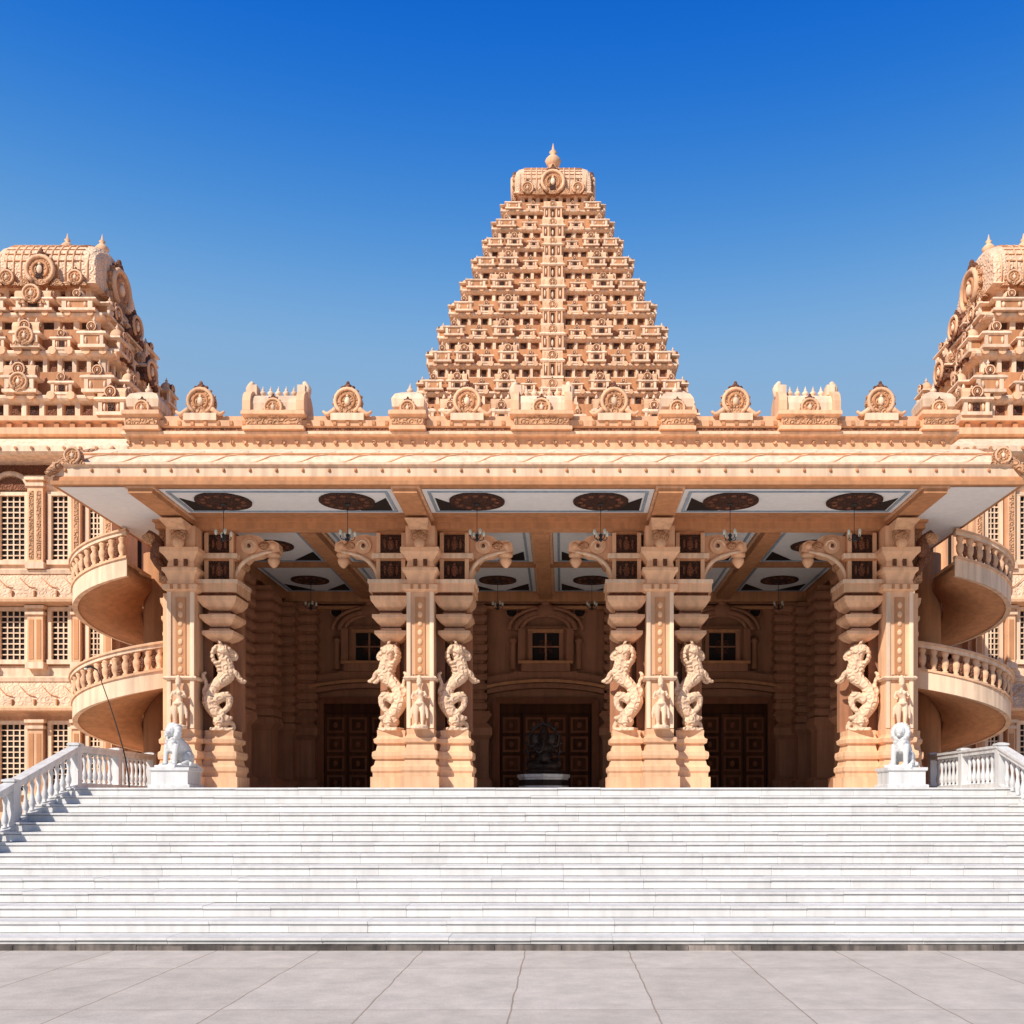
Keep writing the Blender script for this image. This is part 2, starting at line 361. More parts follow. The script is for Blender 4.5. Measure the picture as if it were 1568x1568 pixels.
# ------------------------------------------------------------ balustrades
def balustrade(name,X):
    root=empty(name,(0,0,0))
    b=MB(); bal=[(0,.055),(.03,.055),(.05,.03),(.12,.062),(.2,.07),(.3,.045),(.42,.03),(.52,.045),(.6,.055),(.66,.03),(.7,.055),(.74,.055)]
    def z(y): return P if y>=D1 else P-(D1-y)*(P/(D1-D0))
    def rail(y0,y1,za,zb,hw,th):
        z0a,z0b=z(y0),z(y1)
        b.add([(X-hw,y0,z0a+za),(X+hw,y0,z0a+za),(X+hw,y1,z0b+za),(X-hw,y1,z0b+za),(X-hw,y0,z0a+zb),(X+hw,y0,z0a+zb),(X+hw,y1,z0b+zb),(X-hw,y1,z0b+zb)],
              [(0,3,2,1),(4,5,6,7),(0,1,5,4),(1,2,6,5),(2,3,7,6),(3,0,4,7)],'marble')
    for y0,y1 in ((D0-.1,D1),(D1,28.4)):
        rail(y0,y1,-.15 if y0<20 else 0,.12,.11,0); rail(y0,y1,.86,.96,.1,0); rail(y0,y1,.96,1.02,.13,0)
    obj('rails',b,root); b=MB()
    y=D0+.2
    posts=[D0-.1,D0+2.6,D0+5.3,D1,26.2,28.4]
    while y<28.3:
        if min(abs(y-p) for p in posts)>.16: b.lathe(X,y,bal,10,'marble',z0=z(y)+.12)
        y+=.27
    obj('balusters',b,root); b=MB()
    for p in posts:
        b.box(X-.11,X+.11,p-.11,p+.11,z(p)-.2,z(p)+1.03,'marble'); b.rings([(X-.14,X+.14,p-.14,p+.14,z(p)+1.02),(X-.14,X+.14,p-.14,p+.14,z(p)+1.06),(X-.05,X+.05,p-.05,p+.05,z(p)+1.09)],'marble')
    obj('posts',b,root)
balustrade('stair_balustrade',-11.05); balustrade('stair_balustrade.001',11.05)

# ------------------------------------------------------------ sculptures
def yali_mesh():
    b=MB()
    b.tube([(.05,0,.35),(.28,0,.72),(.15,0,1.12),(-.14,-.02,1.42),(-.12,-.02,1.75),(-.02,0,2.02)],[.17,.19,.15,.2,.17,.15],10,'stone',4)
    b.ell((-.05,-.02,2.08),(.2,.19,.19))
    b.tube([(-.12,0,2.08),(-.28,0,2.02),(-.36,0,1.93),(-.32,0,1.84)],[.13,.1,.07,.04],8)
    b.tube([(-.12,0,1.95),(-.24,0,1.86),(-.26,0,1.8)],[.08,.06,.03],8)
    for s in (-1,1):
        b.ell((-.19,s*.12,2.14),.05); b.tube([(0,s*.13,2.18),(.04,s*.17,2.28),(.1,s*.15,2.33)],[.05,.04,.02],6)
        b.tube([(-.12,s*.1,1.5),(-.33,s*.13,1.5),(-.44,s*.12,1.34),(-.52,s*.12,1.3)],[.1,.075,.06,.05],8); b.ell((-.53,s*.12,1.28),(.09,.06,.05))
        b.tube([(.15,s*.08,.75),(-.14,s*.13,.88),(-.18,s*.13,.62),(-.02,s*.13,.4),(-.14,s*.13,.3)],[.14,.12,.08,.07,.06],8); b.ell((-.18,s*.13,.29),(.1,.07,.06))
    for k in range(9):
        a=R(-60+k*25); b.ell((.05+.17*math.cos(a),-.02,1.95+.24*math.sin(a)),(.065,.16,.065))
    for k in range(5): b.ell((.08-.02*k,0,1.75-.1*k),(.08,.17,.05))
    b.tube([(.3,0,.75),(.42,.02,.95),(.36,.02,1.2),(.44,.02,1.4),(.36,.02,1.5)],[.05,.05,.05,.06,.03],7)
    b.ell((0,0,.2),(.22,.2,.2)); b.tube([(-.1,0,.2),(-.26,0,.15),(-.3,0,0),(-.22,0,-.02)],[.1,.07,.05,.03],8)
    for s in (-1,1): b.ell((.04,s*.2,.2),(.1,.05,.14))
    b.box(-.28,.28,-.2,.2,-.06,.03)
    return sculpt(b,'yali_carving','creamc',.022,1)
def figure_mesh():
    b=MB()
    b.tube([(0,0,.62),(.03,0,.74),(-.01,0,.86),(0,0,.97)],[.12,.085,.115,.1],10,'stone',4)
    b.tube([(0,0,.97),(0,0,1.06)],[.05,.045],8); b.ell((0,-.01,1.14),(.075,.085,.1)); b.ell((0,-.085,1.13),(.018,.03,.025))
    b.tube([(0,0,1.2),(0,0,1.32),(0,0,1.4)],[.09,.06,.015],8)
    for s in (-1,1):
        b.tube([(s*.07,0,.62),(s*.09,-.02,.34),(s*.08,.0,.08)],[.095,.07,.045],8); b.ell((s*.09,-.06,.04),(.045,.09,.035))
        b.ell((s*.055,-.09,.9),.05)
        b.tube([(s*.13,0,.95),(s*.2,-.02,.78),(s*.14,-.12,.72+.12*(s>0))],[.045,.035,.03],7)
        b.tube([(s*.1,.0,.6),(s*.2,.02,.45),(s*.22,.02,.2)],[.04,.05,.03],6)
    b.tube([(-.12,-.04,.63),(0,-.12,.6),(.12,-.04,.63)],[.03,.035,.03],7)
    b.lathe(0,0,[(-.08,.24),(0,.24),(.03,.16)],12)
    return sculpt(b,'deity_carving','cream',.018,1)
def lion_mesh():
    b=MB()
    b.tube([(0,.32,.2),(0,.22,.38),(0,.02,.52),(0,-.1,.62)],[.2,.2,.19,.16],12,'stone',4)
    b.ell((0,-.1,.5),(.17,.15,.22)); b.ell((0,-.17,.8),(.13,.14,.14)); b.ell((0,-.28,.765),(.075,.1,.065)); b.ell((0,-.3,.71),(.055,.07,.03))
    b.ell((0,-.37,.79),(.03,.02,.02))
    for k in range(14):
        a=2*math.pi*k/14; b.ell((.16*math.cos(a),-.1+.02*math.sin(a*3),.78+.17*math.sin(a)),(.065,.1,.07))
    for k in range(5):
        for s in (-1,1): b.ell((s*(.05+.03*(k%2)),-.2+.01*k,.62-.06*k),(.07,.07,.06))
    for k in range(7): b.ell((0,.02,.92-.07*k),(.14,.1,.07))
    for s in (-1,1):
        b.ell((s*.055,-.275,.84),.026); b.ell((s*.11,-.1,.93),(.04,.03,.05))
        b.tube([(s*.12,-.14,.5),(s*.13,-.19,.26),(s*.13,-.2,.06)],[.085,.06,.055],9); b.ell((s*.13,-.26,.04),(.07,.11,.045))
        for t in (-1,0,1): b.ell((s*.13+t*.035,-.35,.035),(.022,.04,.03))
        b.ell((s*.17,.22,.2),(.1,.2,.18)); b.tube([(s*.2,.15,.12),(s*.21,0,.06),(s*.21,-.05,.05)],[.08,.06,.05],8); b.ell((s*.21,-.08,.04),(.06,.1,.045))
    b.tube([(0,.45,.1),(.2,.48,.05),(.32,.3,.05),(.3,.12,.07)],[.035,.03,.03,.055],7)
    b.box(-.3,.3,-.4,.52,-.04,.03)
    return sculpt(b,'lion','lion',.012,1)
def ganesha_mesh():
    b=MB()
    b.ell((0,0,.42),(.3,.26,.3)); b.ell((0,-.02,.72),(.22,.18,.2)); b.ell((0,-.06,1.0),(.17,.17,.18))
    b.tube([(0,-.2,.98),(0,-.3,.8),(-.06,-.34,.62),(-.18,-.34,.55),(-.2,-.36,.64)],[.09,.07,.055,.045,.03],9)
    b.tube([(0,0,1.12),(0,0,1.28),(0,0,1.42)],[.16,.1,.03],10)
    for s in (-1,1):
        b.ell((s*.26,-.02,1.0),(.14,.04,.17)); b.tube([(s*.1,-.2,.93),(s*.14,-.3,.86)],[.03,.015],6)
        b.tube([(s*.2,0,.82),(s*.42,-.02,.78),(s*.48,-.08,1.02)],[.07,.055,.045],8); b.ell((s*.48,-.08,1.08),(.06,.04,.08))
        b.tube([(s*.2,-.05,.75),(s*.36,-.12,.55),(s*.3,-.3,.5)],[.07,.055,.045],8); b.ell((s*.3,-.33,.5),(.06,.06,.04))
        b.tube([(s*.18,-.05,.25),(s*.45,-.2,.2),(s*.2,-.35,.15),(-s*.02,-.38,.14)],[.15,.12,.09,.06],9)
    b.lathe(0,0,[(-.1,.55),(0,.6),(.08,.5),(.14,.45)],16)
    b.tube([(.5*math.cos(a),.12,.75+.72*math.sin(a)) for a in [R(-30+240*k/12) for k in range(13)]],[.05]*13,7,sub=1)
    for k in range(13):
        a=R(-30+240*k/12); b.ell((.57*math.cos(a),.12,.75+.8*math.sin(a)),.055,n=6,q=4)
    return sculpt(b,'ganesha','bronze',.022,1)
YALI=yali_mesh(); FIG=figure_mesh(); LION=lion_mesh(); GAN=ganesha_mesh()

def lion(name,x,rz):
    root=empty(name,(x,24.55,P)); b=MB()
    b.rings([(-.5,.5,-.5,.5,0),(-.5,.5,-.5,.5,.08),(-.44,.44,-.44,.44,.1),(-.44,.44,-.44,.44,.4),(-.48,.48,-.48,.48,.43),(-.48,.48,-.48,.48,.5)],'marble')
    obj('pedestal',b,root); obj('lion_body',LION,root,(0,-.02,.53),rz,(1.08,.95,1.06))
lion('lion_statue',-8.85,R(-24)); lion('lion_statue.001',8.85,R(-30))
root=empty('ganesha_statue',(.0,31.2,P)); b=MB()
b.lathe(0,0,[(0,.85),(.12,.85),(.15,.78),(.42,.76),(.46,.82),(.55,.82)],8,'marble',smooth=False); b.lathe(0,0,[(.2,.785),(.38,.775)],8,'bronze',smooth=False)
obj('pedestal',b,root); obj('ganesha_body',GAN,root,(0,0,.66),0,(1,1,1))

b=MB(); b.tube([(-10.75,26.3,P),(-10.85,26.3,P+.8),(-11.15,26.2,P+2.0),(-11.5,26.1,P+3.1)],[.02,.018,.015,.012],6,'iron',4)
b.lathe(-10.75,26.3,[(0,.12),(.03,.12),(.05,.03)],10,'iron',z0=P); b.tube([(-11.5,26.1,P+3.1),(-11.62,26.0,P+3.18),(-11.74,25.95,P+3.14)],[.02,.03,.035],8,'iron',2); b.ell((-11.72,25.95,P+3.11),(.06,.05,.03),'glass',8,5)
obj('lamp_pole',b)

# ------------------------------------------------------------ temple building
temple=empty('temple_building')
BP=[(0,1.0),(.34,1.0),(.34,.9),(.44,.9),(.5,.97),(.6,.97),(.66,.84),(.8,.78),(.82,.9),(.9,.94),(1.0,.92),(1.04,.76),(1.2,.7),(1.24,.84),(1.34,.87),(1.38,.74),(1.44,.7),(1.58,.72)]
CP=[(3.95,.2),(4.02,.32),(4.12,.42),(4.2,.42),(4.24,.28),(4.34,.24),(4.42,.36),(4.54,.47),(4.62,.47),(4.66,.3),(4.76,.27),(4.84,.4),(4.98,.5),(5.1,.52)]
def column(lft,rgt):
    b=MB()
    b.loft(0,-.5,BP,'stone',sc=.5); b.loft(0,.25,BP,'stone',sc=.62)
    b.box(-.34,.34,-.84,-.16,1.58,5.2,'stone')
    for sx in (-1,1): b.box(sx*.30-.05,sx*.30+.05,-.88,-.8,1.6,5.15,'cream')
    b.box(-.13,.13,-.865,-.8,3.0,5.0,'orange'); 
    for k in range(8): b.ell((0,-.865,3.12+k*.24),(.07,.035,.09),'stone',7,5)
    b.box(-.2,.2,-.87,-.8,2.95,2.99,'carved')
    b.rings([(-.4,.4,-.92,-.1,2.85),(-.44,.44,-.96,-.1,2.9),(-.4,.4,-.92,-.1,2.95)],'cream')
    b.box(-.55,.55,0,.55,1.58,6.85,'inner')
    b.loft(0,-.5,[(5.15,.35),(5.2,.45),(5.32,.46),(5.36,.36),(5.46,.34),(5.62,.4),(5.68,.46),(5.76,.46),(5.8,.36),(5.95,.33),(6.08,.42),(6.16,.5),(6.28,.5),(6.32,.38),(6.86,.38)],'stone')
    for sx in (-1,0,1): b.box(sx*.2-.03,sx*.2+.03,-.99,-.8,5.2,5.32,'orange')
    for sx in (-1,1): b.box(sx*.13-.05,sx*.13+.05,-.87,-.8,5.82,6.0,'rust')
    b.ell((0,-.98,6.55),(.22,.14,.16),'carved'); b.ell((0,-1.02,6.38),(.15,.14,.14),'stone'); b.ell((-.13,-1.0,6.68),.1,'carved');b.ell((.13,-1.0,6.68),.1,'carved')
    b.rings([(-.22,.22,-1.1,-.3,6.7),(-.3,.3,-1.6,-.3,6.86)],'stone')
    sides=[s for s,f in ((-1,lft),(1,rgt)) if f]
    for s in sides:
        X=s*.84
        b.loft(X,0,BP,'stone',sc=.52)
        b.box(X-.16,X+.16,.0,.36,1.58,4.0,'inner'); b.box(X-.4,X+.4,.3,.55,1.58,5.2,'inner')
        b.loft(X,-.08,CP,'stone')
        for zz,hh in ((4.29,.262),(4.71,.292)): b.box(X-hh,X+hh,-.08-hh,-.08+hh,zz-.04,zz+.04,'rust')  # dark bands in the capital grooves, painted shade beneath each step
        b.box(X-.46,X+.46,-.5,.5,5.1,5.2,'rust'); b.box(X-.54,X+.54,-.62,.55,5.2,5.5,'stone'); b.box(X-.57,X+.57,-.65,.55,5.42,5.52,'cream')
        b.box(X-.38,X+.38,-.33,.5,5.52,6.86,'orange')
        for z in (5.6,6.3):
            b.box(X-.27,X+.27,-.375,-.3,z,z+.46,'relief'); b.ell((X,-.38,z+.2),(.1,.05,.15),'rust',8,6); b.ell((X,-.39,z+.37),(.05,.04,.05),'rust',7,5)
            for q in (-1,1): b.ell((X+q*.16,-.38,z+.22),(.04,.03,.14),'rust',6,5); b.box(X+q*.33-.05,X+q*.33+.05,-.42,-.3,z-.04,z+.5,'stone')
        b.box(X-.5,X+.5,-.46,.5,6.12,6.25,'cream'); b.box(X-.46,X+.46,-.42,.5,6.06,6.12,'orange')
        pol=[(1.1,6.76),(1.35,6.78),(1.6,6.82),(1.85,6.76),(2.0,6.64),(2.2,6.66),(2.36,6.58),(2.38,6.4),(2.24,6.34),(2.05,6.34),(1.85,6.24),(1.6,6.2),(1.42,6.02),(1.3,5.75),(1.22,5.52),(1.1,5.5)]
        pol=[(s*x,z) for x,z in pol]
        b.prism_y(pol if s>0 else pol[::-1],-.19,.19,'stone')
        b.cyly(s*1.6,6.5,-.27,-.17,.22,14,'stone'); b.cyly(s*1.6,6.5,.17,.27,.22,14,'stone')
        b.tube([(s*(1.6+.17*math.cos(a)*(1-k/17)),-.275,6.5+.17*math.sin(a)*(1-k/17)) for k,a in enumerate([k*.6 for k in range(14)])],[.028]*14,5,'cream',1)
        b.ell((s*1.6,-.28,6.5),(.05,.05,.05),'rust',7,5)
        b.cyly(s*1.36,6.02,-.23,.23,.12,12,'carved')
        b.tube([(s*1.18,-.2,5.6),(s*1.3,-.22,5.9),(s*1.55,-.22,6.16),(s*1.9,-.2,6.3),(s*2.2,-.2,6.36)],[.05,.06,.06,.05,.03],6,'cream',3)
        b.lathe(s*2.18,0,[(0,.03),(.06,.1),(.14,.15),(.22,.17),(.25,.12),(.3,.18),(.36,.2),(.42,.12)],10,'stone',z0=5.96)
        b.ell((s*1.97,-.14,6.52),(.16,.14,.12),'carved'); b.ell((s*2.2,-.16,6.52),(.1,.1,.1),'stone')
    for s in (-1,1):
        if s in sides: continue
        b.box(s*.5-.14,s*.5+.14,-.4,.5,1.58,5.2,'stone'); b.loft(s*.55,0,BP,'stone',sc=.3); b.loft(s*.5,-.05,CP,'stone',sc=.5)
        b.box(s*.45-.3,s*.45+.3,-.4,.5,5.5,6.86,'carved')
        b.tube([(s*.5,-.5,5.7),(s*.75,-.6,6.1),(s*.65,-.7,6.45),(s*.9,-.75,6.7)],[.12,.15,.16,.1],8,'rust',3); b.ell((s*.85,-.75,6.55),(.2,.2,.15),'carved'); b.ell((s*.6,-.8,6.25),(.14,.14,.2),'rust')
    return b.mesh('column')
COLM=[column(True,True),column(False,True),column(True,False)]
CX=[-9.35,-3.12,3.12,9.35]
for i,x in enumerate(CX):
    mshs=COLM[0] if i in (1,2) else (COLM[1] if i==0 else COLM[2])
    obj('column_%d'%(i+1),mshs,temple,(x,27,P))
    for s in (-1,1):
        if (i==0 and s<0) or (i==3 and s>0): continue
        obj('yali_%d_%s'%(i+1,'l' if s<0 else 'r'),YALI,temple,(x+s*.86,26.72,P+1.62),R(22)*s,(1.05 if s<0 else -1.05,1,1))
    obj('deity_%d'%(i+1),FIG,temple,(x,25.98,P+1.64),0,(.95,.9,.95))

# canopy
b=MB()
z0=E+7.5
prof=[(0,7.53),(0,7.62),(.07,7.64),(.07,7.72),(.12,7.76),(.12,7.98),(.05,8.02),(.05,8.07),(.22,8.1),(.42,8.32),(.6,8.42),(.62,8.5),(.8,8.56),(1.2,8.78),(1.7,8.93),(2.2,8.98)]
W=11.4; F=23.5; BK=37.2
def cr(t,z): return (-W+t*.38,W-t*.38,F+t,BK,z+E)
b.rings([cr(t,z) for t,z in prof[:3]],'orange'); b.rings([cr(t,z) for t,z in prof[2:5]],'orange'); b.rings([cr(t,z) for t,z in prof[4:9]],'cream'); b.rings([cr(t,z) for t,z in prof[8:]],'cream')
b.box(-W+.3,W-.3,F+.58,F+.63,E+8.43,E+8.47,'orange')
x=-W+.3
while x<W-.3:
    b.ell((x,F+.11,E+7.9),(.04,.04,.05),'orange',6,4); x+=.62
x=-W+.3
while x<W-.8:
    b.tube([(x,F+.24,E+8.12),(x+.25,F+.26,E+8.15),(x+.5,F+.41,E+8.32),(x+.72,F+.58,E+8.43),(x+1.0,F+.64,E+8.52)],[.01,.018,.022,.018,.01],5,'stone',2); x+=1.05
for s in (-1,1):
    kudu(b,s*(W-.5),F+.12,E+8.02,.2,'carved',False,.2)
    b.tube([(s*(W+.05),F-.05,E+7.75),(s*(W-.2),F+.2,E+8.1),(s*(W-.5),F+1,E+8.6),(s*(W-.85),F+2.2,E+9.02)],[.08,.13,.12,.07],7,'carved')
    for k in range(6): b.ell((s*(W-.1-.12*k),F+.1+.32*k,E+7.95+.19*k),.11,'carved',7,5)
obj('canopy_eave',b,temple)
b=MB()
b.mould(-10.5,10.5,25.7,36.8,[(E+8.9,0),(E+9.42,0),(E+9.46,.1),(E+9.55,.12),(E+9.6,.02),(E+9.66,0),(E+9.7,.08),(E+9.84,.1),(E+9.88,.0),(E+9.98,0)],'stone')
b.mould(-10.5,10.5,25.7,36.8,[(E+9.44,.09),(E+9.47,.16),(E+9.53,.16),(E+9.56,.09)],'cream')
b.mould(-10.5,10.5,25.7,36.8,[(E+9.57,.03),(E+9.66,.03)],'rust')
b.mould(-10.5,10.5,25.7,36.8,[(E+9.0,.02),(E+9.1,.02)],'orange')
x=-10.5
while x<10.5:
    b.cyly(x,E+9.3,25.64,25.72,.05,8,'carved'); b.box(x-.04,x+.04,25.58,25.7,E+9.72,E+9.82,'orange'); x+=.33
ZT=E+9.97
def pbase(x,w):
    b.rings([(x-w,x+w,25.42,26.5,ZT-.42),(x-w,x+w,25.42,26.5,ZT-.34),(x-w*.9,x+w*.9,25.5,26.4,ZT-.3),(x-w*.9,x+w*.9,25.5,26.4,ZT-.1),(x-w*1.04,x+w*1.04,25.4,26.5,ZT-.04),(x-w*1.02,x+w*1.02,25.4,26.5,ZT+.05),(x-w*.9,x+w*.9,25.5,26.4,ZT+.1)],'stone')
    b.box(x-w*.88,x+w*.88,25.485,25.6,ZT-.27,ZT-.13,'carved')
for x in (-8.65,-4.9,-1.85,1.9,5.0,8.7):
    b.box(x-.42,x+.42,25.55,26.0,ZT-.14,ZT+.04,'cream'); kudu(b,x,25.72,ZT,.36,'carved',True,.22)
    for s in (-1,1): b.tube([(x+s*.3,25.6,ZT+.15),(x+s*.5,25.6,ZT+.02),(x+s*.62,25.6,ZT+.1)],[.07,.06,.03],6,'stone')
for x in (-6.75,.05,6.85):
    pbase(x,.78)
    barrel(b,x-.6,x+.6,25.95,.42,ZT+.1,.5,'cream',10)
    for s in (-1,1):
        barrel(b,x+s*.68-.1,x+s*.68+.1,25.95,.5,ZT+.08,.62,'stone',10)
        b.tube([(x+s*.68,25.95,ZT+.6),(x+s*.74,25.95,ZT+.8),(x+s*.66,25.95,ZT+.98)],[.13,.11,.05],7,'cream')
        b.box(x+s*.62-.1,x+s*.62+.1,25.8,26.1,ZT+.6,ZT+.86,'cream')
    kudu(b,x,25.5,ZT-.1,.24,'carved',True,.12)
    for k in range(-2,3): kalasha(b,x+k*.2,25.95,ZT+.56,.32)
for x in (-10.1,-3.35,3.5,10.15):
    pbase(x,.46)
    b.loft(x,25.95,[(0,.3),(.1,.4),(.3,.42),(.45,.34),(.56,.16)],'cream',z0=ZT+.1)
    kudu(b,x,25.55,ZT-.05,.2,'carved',True,.1); kalasha(b,x,25.95,ZT+.62,.34)
for s in (-1,1):
    m0=b.M.copy()
    for k,y in enumerate((28,30.5,33,35)):
        b.M=Matrix.Translation((s*10.5,y,0))@Matrix.Rotation(R(90*s),4,'Z'); kudu(b,0,0,ZT,.34,'carved',True,.22)
    b.M=m0
obj('roof_parapet',b,temple)

# ceilings, beams
b=MB(); ZS=E+7.53
bx=[-9.35,-3.12,3.12,9.35]
zb=P+6.85
b.box(-10.1,10.1,26.35,26.75,zb,ZS+.02,'orange'); b.box(-10.15,10.15,26.28,26.82,zb+.16,zb+.24,'orange')
for x in bx:
    b.rings([(x-.28,x+.28,F+.12,26.5,ZS-.16),(x-.28,x+.28,F+.12,26.5,ZS+.01)],'orange'); b.box(x-.34,x+.34,F+.1,26.4,ZS-.05,ZS+.012,'stone')
    b.box(x-.25,x+.25,26.8,35.6,ZS-.3,ZS+.02,'orange')
for x in (-6.2,0,6.2):
    b.box(x-.22,x+.22,26.8,35.6,ZS-.28,ZS+.02,'orange'); b.box(x-.3,x+.3,26.8,35.6,ZS-.08,ZS+.015,'stone')
b.box(-9.4,9.4,35.2,35.7,ZS-.35,ZS+.02,'orange'); b.box(-9.4,9.4,30.9,31.2,ZS-.12,ZS+.02,'orange')
def panel(x0,x1,y0,y1,meds,tri=True):
    z=ZS-.012
    b.box(x0,x1,y0,y1,z-.006,z,'plaster',0)
    fr=.07
    for a in ((x0+.12,x1-.12,y0+.12,y0+.12+fr),(x0+.12,x1-.12,y1-.12-fr,y1-.12),(x0+.12,x0+.12+fr,y0+.2,y1-.2),(x1-.12-fr,x1-.12,y0+.2,y1-.2)):
        b.box(a[0],a[1],a[2],a[3],z-.03,z-.003,'bluegrey')
    for mx,my,r in meds:
        b.lathe(mx,my,[(-.07,r*.2),(-.05,r*.35),(-.05,r*.5),(-.035,r*.55),(-.03,r*.9),(-.04,r),(0,r)],28,'relief',z0=z-.006)
        for k in range(12):
            a=2*math.pi*k/12; b.ell((mx+r*.72*math.cos(a),my+r*.72*math.sin(a),z-.04),(r*.12,r*.12,.03),'rust',7,4)
    if tri:
        for cx,sx in ((x0+.24,1),(x1-.24,-1)):
            pts=[(cx,y1-1.25),(cx,y1-.24),(cx+sx*.8,y1-.24)]
            vs=[(p[0],p[1],z-.012) for p in pts]+[(p[0],p[1],z-.022) for p in pts]
            b.add(vs,[(0,1,2),(5,4,3),(0,3,4,1),(1,4,5,2),(2,5,3,0)],'black')
for i in range(3):
    xa,xb=bx[i]+.36,bx[i+1]-.36; c=(xa+xb)/2
    panel(xa,xb,F+.3,25.7,[(c-1.52,24.7,.68),(c+1.52,24.7,.68)])
for s in (-1,1):
    xs=sorted((s*(9.35+.36),s*(W-.12))); b.box(xs[0],xs[1],F+.15,35,ZS-.02,ZS-.01,'plaster',0)
xsb=[-9.35,-6.2,-3.12,0,3.12,6.2,9.35]
for i in range(6):
    xa,xb=xsb[i]+.32,xsb[i+1]-.32; c=(xa+xb)/2
    panel(xa,xb,26.95,30.85,[(c,28.9,.62)]); panel(xa,xb,31.3,35.1,[(c,33.3,.62)])
obj('ceiling',b,temple)

# back wall and side walls
b=MB(); Y=35.6
def ribpier(x0,x1,y0,y1,za,zb_,m='inner',per=.34,out=.11):
    rs=[];z=za
    rs.append((x0,x1,y0,y1,z))
    while z<zb_-per:
        for f,o in ((.08,0),(.2,out*.8),(.5,out),(.8,out*.8),(.92,0)): rs.append((x0-o,x1+o,y0-o,y1+o,z+f*per))
        z+=per
    rs.append((x0,x1,y0,y1,zb_)); b.rings(rs,m)
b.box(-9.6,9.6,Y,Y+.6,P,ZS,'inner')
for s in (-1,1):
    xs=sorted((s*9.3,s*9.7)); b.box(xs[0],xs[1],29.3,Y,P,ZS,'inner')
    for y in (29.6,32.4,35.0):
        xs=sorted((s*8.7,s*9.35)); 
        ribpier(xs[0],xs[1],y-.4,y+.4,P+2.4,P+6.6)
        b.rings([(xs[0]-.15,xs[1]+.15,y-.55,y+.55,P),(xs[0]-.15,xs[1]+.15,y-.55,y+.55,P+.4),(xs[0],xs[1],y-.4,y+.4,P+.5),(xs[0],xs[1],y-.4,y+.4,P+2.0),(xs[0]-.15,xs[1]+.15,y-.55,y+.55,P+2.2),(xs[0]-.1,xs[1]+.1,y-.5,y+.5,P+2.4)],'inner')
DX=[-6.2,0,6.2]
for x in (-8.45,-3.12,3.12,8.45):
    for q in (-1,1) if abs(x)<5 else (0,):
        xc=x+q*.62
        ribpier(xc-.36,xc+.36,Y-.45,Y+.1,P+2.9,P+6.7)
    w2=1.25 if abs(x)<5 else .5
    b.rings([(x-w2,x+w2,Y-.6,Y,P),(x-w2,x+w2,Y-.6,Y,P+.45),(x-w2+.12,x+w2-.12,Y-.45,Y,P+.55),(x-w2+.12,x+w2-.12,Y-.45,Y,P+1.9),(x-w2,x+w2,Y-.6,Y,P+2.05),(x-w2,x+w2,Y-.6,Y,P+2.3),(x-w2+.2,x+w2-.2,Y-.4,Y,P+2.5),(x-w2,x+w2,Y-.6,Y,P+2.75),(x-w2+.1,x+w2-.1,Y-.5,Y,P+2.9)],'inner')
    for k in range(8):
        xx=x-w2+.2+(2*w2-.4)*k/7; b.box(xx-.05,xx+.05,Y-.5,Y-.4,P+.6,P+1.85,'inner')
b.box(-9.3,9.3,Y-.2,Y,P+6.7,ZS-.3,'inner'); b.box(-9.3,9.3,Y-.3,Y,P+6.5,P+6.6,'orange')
obj('rear_wall',b,temple)
